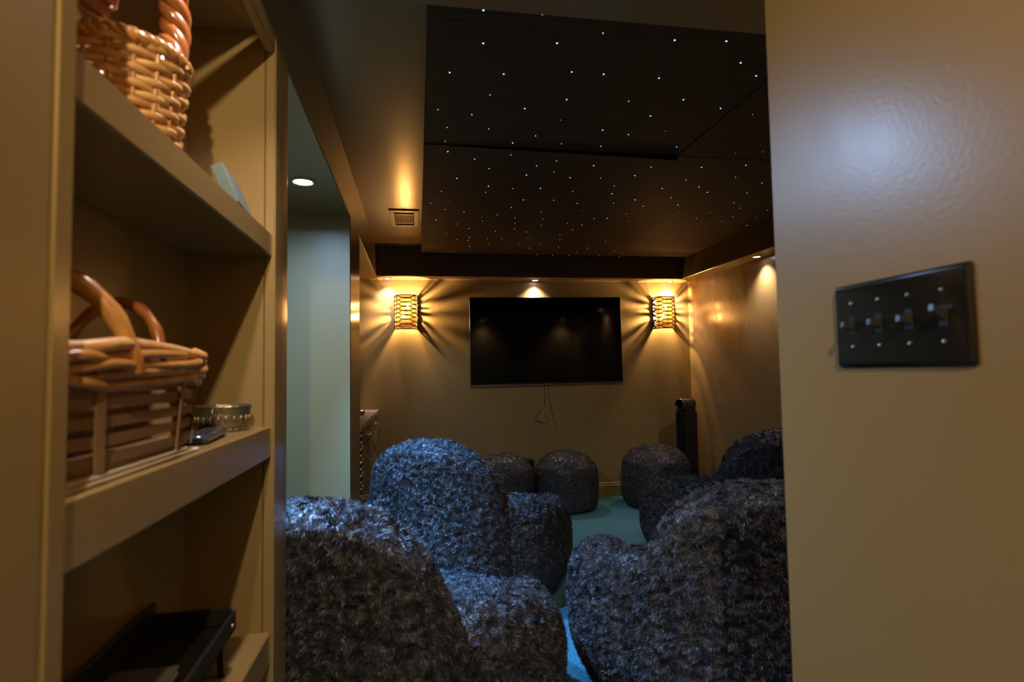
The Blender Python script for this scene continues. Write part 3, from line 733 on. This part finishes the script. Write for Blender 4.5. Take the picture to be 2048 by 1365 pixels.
def sstep(a, b, x):
    t = np.clip((x-a)/(b-a), 0, 1); return t*t*(3-2*t)
def mesh_from(name, V, F, material, parent, dens=0, seed=1, length=.0135, zmin=.004):
    """quads F of the vertex table V as one mesh, with fur blades (one thin triangle each) grown on it"""
    used_ = np.unique(F); mp_ = np.full(len(V), -1); mp_[used_] = np.arange(len(used_))
    VV = V[used_]; FF = mp_[F]; nT = 0
    if dens:
        q = VV[FF]; nrm = np.cross(q[:, 2]-q[:, 0], q[:, 3]-q[:, 1]); ar = np.linalg.norm(nrm, axis=1)/2
        ok = q[:, :, 2].mean(1) > zmin
        g = np.random.default_rng(seed); n = int(ar[ok].sum()*dens)
        ids = g.choice(np.flatnonzero(ok), n, p=ar[ok]/ar[ok].sum()); u = g.random((n, 1)); w = g.random((n, 1))
        P = (q[ids, 0]*(1-u)+q[ids, 1]*u)*(1-w)+(q[ids, 3]*(1-u)+q[ids, 2]*u)*w
        N = nrm[ids]/np.maximum(2*ar[ids], 1e-12)[:, None]
        S = np.array([seed*3.3, seed*1.7, seed*2.9])
        fl = np.stack([perlin(P*36+S+k*17.1) for k in range(3)], 1)*2.2+g.normal(size=(n, 3))*.22+np.array([0, 0, -.30])
        fl -= N*(fl*N).sum(1)[:, None]; fl /= np.maximum(np.linalg.norm(fl, axis=1), .25)[:, None]
        lift = .25+.75*np.clip(perlin(P*42+S*2)*1.6+.35, 0, 1)+.12*g.random(n)
        D = fl+N*lift[:, None]; D /= np.linalg.norm(D, axis=1)[:, None]
        L = length*(.65+.6*g.random((n, 1))); side = np.cross(D, N); side /= np.maximum(np.linalg.norm(side, axis=1), 1e-6)[:, None]
        side = side+N*(g.normal(size=(n, 1))*.35)
        wd2 = .0008+.0006*g.random((n, 1))
        T3 = np.stack([P-N*.001-side*wd2, P-N*.001+side*wd2, P+D*L], 1).reshape(-1, 3)
        T3[:, 2] = np.maximum(T3[:, 2], .0008)
        base = len(VV); VV = np.concatenate([VV, T3]); nT = n
    me = bpy.data.meshes.new(name)
    me.vertices.add(len(VV)); me.vertices.foreach_set('co', VV.astype(np.float32).ravel())
    li = FF.ravel(); st = np.arange(0, FF.size, 4)
    if nT:
        li = np.concatenate([li, base+np.arange(3*nT)]); st = np.concatenate([st, FF.size+np.arange(0, 3*nT, 3)])
    me.loops.add(len(li)); me.loops.foreach_set('vertex_index', li.astype(np.int32))
    me.polygons.add(len(st)); me.polygons.foreach_set('loop_start', st.astype(np.int32))
    me.polygons.foreach_set('use_smooth', np.ones(len(st), bool))
    me.update(calc_edges=True); me.materials.append(M_[material])
    o = bpy.data.objects.new(name, me); COL.objects.link(o); o.parent = parent
    return o

def fur_chair(loc, rz, seed, label, hb=.83, ha=.57, RX=.555, RY=.545, phi0=44, NU=400, NV=230, dens=100000):
    t = empty('fur_lounge_chair', loc, rz, label, 'chair', 'charcoal fur lounge chairs')
    ph = np.linspace(-PI, PI, NU, endpoint=False); ad = np.abs(np.degrees(ph))
    p0 = phi0
    arch = np.clip(1-(ad/p0)**2.5, 0, None)**(1/2.2)
    arch = np.convolve(np.concatenate([arch[-9:], arch, arch[:9]]), np.hanning(13)/np.hanning(13).sum(), 'same')[9:-9]
    arm = sstep(150, 118, ad)                       # arms end before the open front
    seat = .325
    ha_ = ha-.10*sstep(50, 125, ad)
    H = (seat+.03)+(ha_-seat-.03)*arm+(hb-ha)*arch
    Tk = .17+.05*arch
    # radius of the body in plan
    Rb = 1/np.sqrt((np.sin(ph)/RX)**2+(np.cos(ph)/RY)**2)
    Rb = Rb*(1-.07*sstep(110, 180, ad))
    Rb = Rb*(1-.045*np.exp(-((ad-p0-6)/9)**2))      # tuck where the back meets the arms
    top = Rb-.015-.02*arch
    K = []
    def P(r, z): K.append(np.stack([r*np.ones(NU), z*np.ones(NU)], 1))
    P(0.0, .004); P(Rb*.45, .004); P(Rb-.16, .006); P(Rb-.075, .05); P(Rb-.012, .17); P(Rb, .27)
    P(np.minimum(top+.005, Rb), np.maximum(.335, H-.10)); P(top-.030, H-.028); P(top-Tk*.5, H); P(top-Tk+.03, H-.030)
    zi = np.maximum(np.minimum(seat-.03, H-.06), H-.14)
    P(top-Tk, zi); P(top-Tk-.02, np.minimum(seat-.05, zi-.02)); P(.20, seat-.075); P(0.0, seat-.08)
    S = smooth_section(np.stack(K, 1), NV)
    V = np.stack([S[:, :, 0]*np.sin(ph)[:, None], -S[:, :, 0]*np.cos(ph)[:, None], S[:, :, 1]], 2).reshape(-1, 3)
    # the back leans outwards a little
    k = np.clip((V[:, 2]-.40)/.4, 0, 1); V[:, 1] -= .04*k*k
    N = grid_normals(V, NU, NV)
    c = V.mean(0); 
    if ((V-c)*N).sum() < 0: N = -N
    off = fur_offset(V, seed)
    fade = np.clip(V[:, 2]/.03, 0, 1)
    PHI = np.repeat(ad, NV); SI = np.tile(np.arange(NV), NU)
    groove = np.exp(-((PHI-p0-4)/1.0)**2)*(V[:, 2] > .03)*(SI < NV*.62)
    off = off*fade-.010*groove*fade
    W = V+N*off[:, None]; W[:, 2] = np.maximum(W[:, 2], .001)
    iu = np.arange(NU); iv = np.arange(NV-1)
    A = (iu[:, None]*NV+iv[None]); Bq = (((iu+1) % NU)[:, None]*NV+iv[None])
    F = np.stack([A, Bq, Bq+1, A+1], 2).reshape(-1, 4)
    fc = W[F].mean(1); fphi = np.degrees(np.arctan2(fc[:, 0], -fc[:, 1])); fv = np.tile(iv, NU)
    lowm = (fc[:, 2] < .27) & (fv < NV*.5); inner = (fc[:, 2] < seat+.02) & (fv > NV*.6)
    back = (np.abs(fphi) < p0+4) & ~lowm & ~inner
    la = (fphi <= -(p0+4)) & (fphi > -146) & ~lowm & ~inner; ra = (fphi >= p0+4) & (fphi < 146) & ~lowm & ~inner
    base = ~(back | la | ra)
    mesh_from('backrest', W, F[back], 'fur', t, dens, seed*10+1); mesh_from('armrest', W, F[la], 'fur', t, dens, seed*10+2); mesh_from('armrest', W, F[ra], 'fur', t, dens, seed*10+3)
    bo_ = F[base]; inn = np.tile(fv, 1)[base] > NV*.6
    mesh_from('base', W, bo_, 'fur', t, dens*.6, seed*10+4, zmin=.02)
    # loose seat cushion
    nu, nv = 160, 60; ph2 = np.linspace(-PI, PI, nu, endpoint=False)
    a2 = np.abs(np.degrees(ph2)); Rs = np.interp(a2, [0, 45, 100, 140, 165, 180], [.295, .305, .345, .40, .445, .455])
    K2 = [np.stack([r*np.ones(nu), z*np.ones(nu)], 1) for r, z in ((0, .262), (Rs*.8, .262), (Rs, .285), (Rs+.012, .32), (Rs-.03, .362), (Rs*.6, .378), (0, .382))]
    S = smooth_section(np.stack(K2, 1), nv)
    V = np.stack([S[:, :, 0]*np.sin(ph2)[:, None], -S[:, :, 0]*np.cos(ph2)[:, None], S[:, :, 1]], 2).reshape(-1, 3)
    N = grid_normals(V, nu, nv); c = V.mean(0)
    if ((V-c)*N).sum() < 0: N = -N
    W = V+N*(fur_offset(V, seed+3, .35))[:, None]
    iu = np.arange(nu); iv = np.arange(nv-1); A = (iu[:, None]*nv+iv[None]); Bq = (((iu+1) % nu)[:, None]*nv+iv[None])
    mesh_from('seat', W, np.stack([A, Bq, Bq+1, A+1], 2).reshape(-1, 4), 'fur', t, dens*.7, seed*10+5, .009, .33)
    return t
fur_chair((-.075, 1.99, 0), math.radians(-25), 1, 'charcoal fur lounge chair nearest the shelves, its back lit blue at the top', hb=.835, ha=.53, RX=.55, dens=140000)
fur_chair((.27, 3.19, 0), math.radians(-31), 2, 'charcoal fur lounge chair before the bar niche, its whole back lit blue', hb=.845)
fur_chair((1.12, 2.06, 0), math.radians(-9), 3, 'charcoal fur lounge chair nearest the entry wall, half hidden by it', hb=.815, dens=140000)
fur_chair((1.92, 3.30, 0), math.radians(5), 4, 'charcoal fur lounge chair farther back along the right wall', hb=.825)

def pouf(loc, r, h, seed, label):
    t = empty('fur_pouf', loc, seed*1.3, label, 'pouf', 'round charcoal fur poufs')
    nu, nv = 200, 110; ph = np.linspace(-PI, PI, nu, endpoint=False); K = []
    def P(rr_, z): K.append(np.stack([rr_*np.ones(nu), z*np.ones(nu)], 1))
    P(0, .003); P(r*.6, .003); P(r-.045, .008); P(r-.010, .06); P(r, h*.45); P(r-.008, h*.72); P(r-.028, h-.095); P(r-.085, h-.035); P(r*.38, h-.004); P(0, h+.003)
    S = smooth_section(np.stack(K, 1), nv)
    V = np.stack([S[:, :, 0]*np.sin(ph)[:, None], -S[:, :, 0]*np.cos(ph)[:, None], S[:, :, 1]], 2).reshape(-1, 3)
    N = grid_normals(V, nu, nv); c = V.mean(0)
    if ((V-c)*N).sum() < 0: N = -N
    off = fur_offset(V, seed, .7)*np.clip(V[:, 2]/.03, 0, 1)
    W = V+N*off[:, None]; W[:, 2] = np.maximum(W[:, 2], .001)
    iu = np.arange(nu); iv = np.arange(nv-1); A = (iu[:, None]*nv+iv[None]); Bq = (((iu+1) % nu)[:, None]*nv+iv[None])
    F = np.stack([A, Bq, Bq+1, A+1], 2).reshape(-1, 4)
    fz = W[F].mean(1)[:, 2]; top = fz > h-.075
    mesh_from('side', W, F[~top], 'fur', t, 70000, seed*10+1, .010, .012); mesh_from('top', W, F[top], 'fur', t, 70000, seed*10+2, .010)
pouf((.675, 4.72, 0), .262, .485, 6, 'round charcoal fur pouf partly hidden behind the blue-lit chair')
pouf((1.248, 4.79, 0), .262, .475, 7, 'round charcoal fur pouf standing below the television')
pouf((2.045, 4.76, 0), .285, .50, 8, 'round charcoal fur pouf in front of the tower fan')
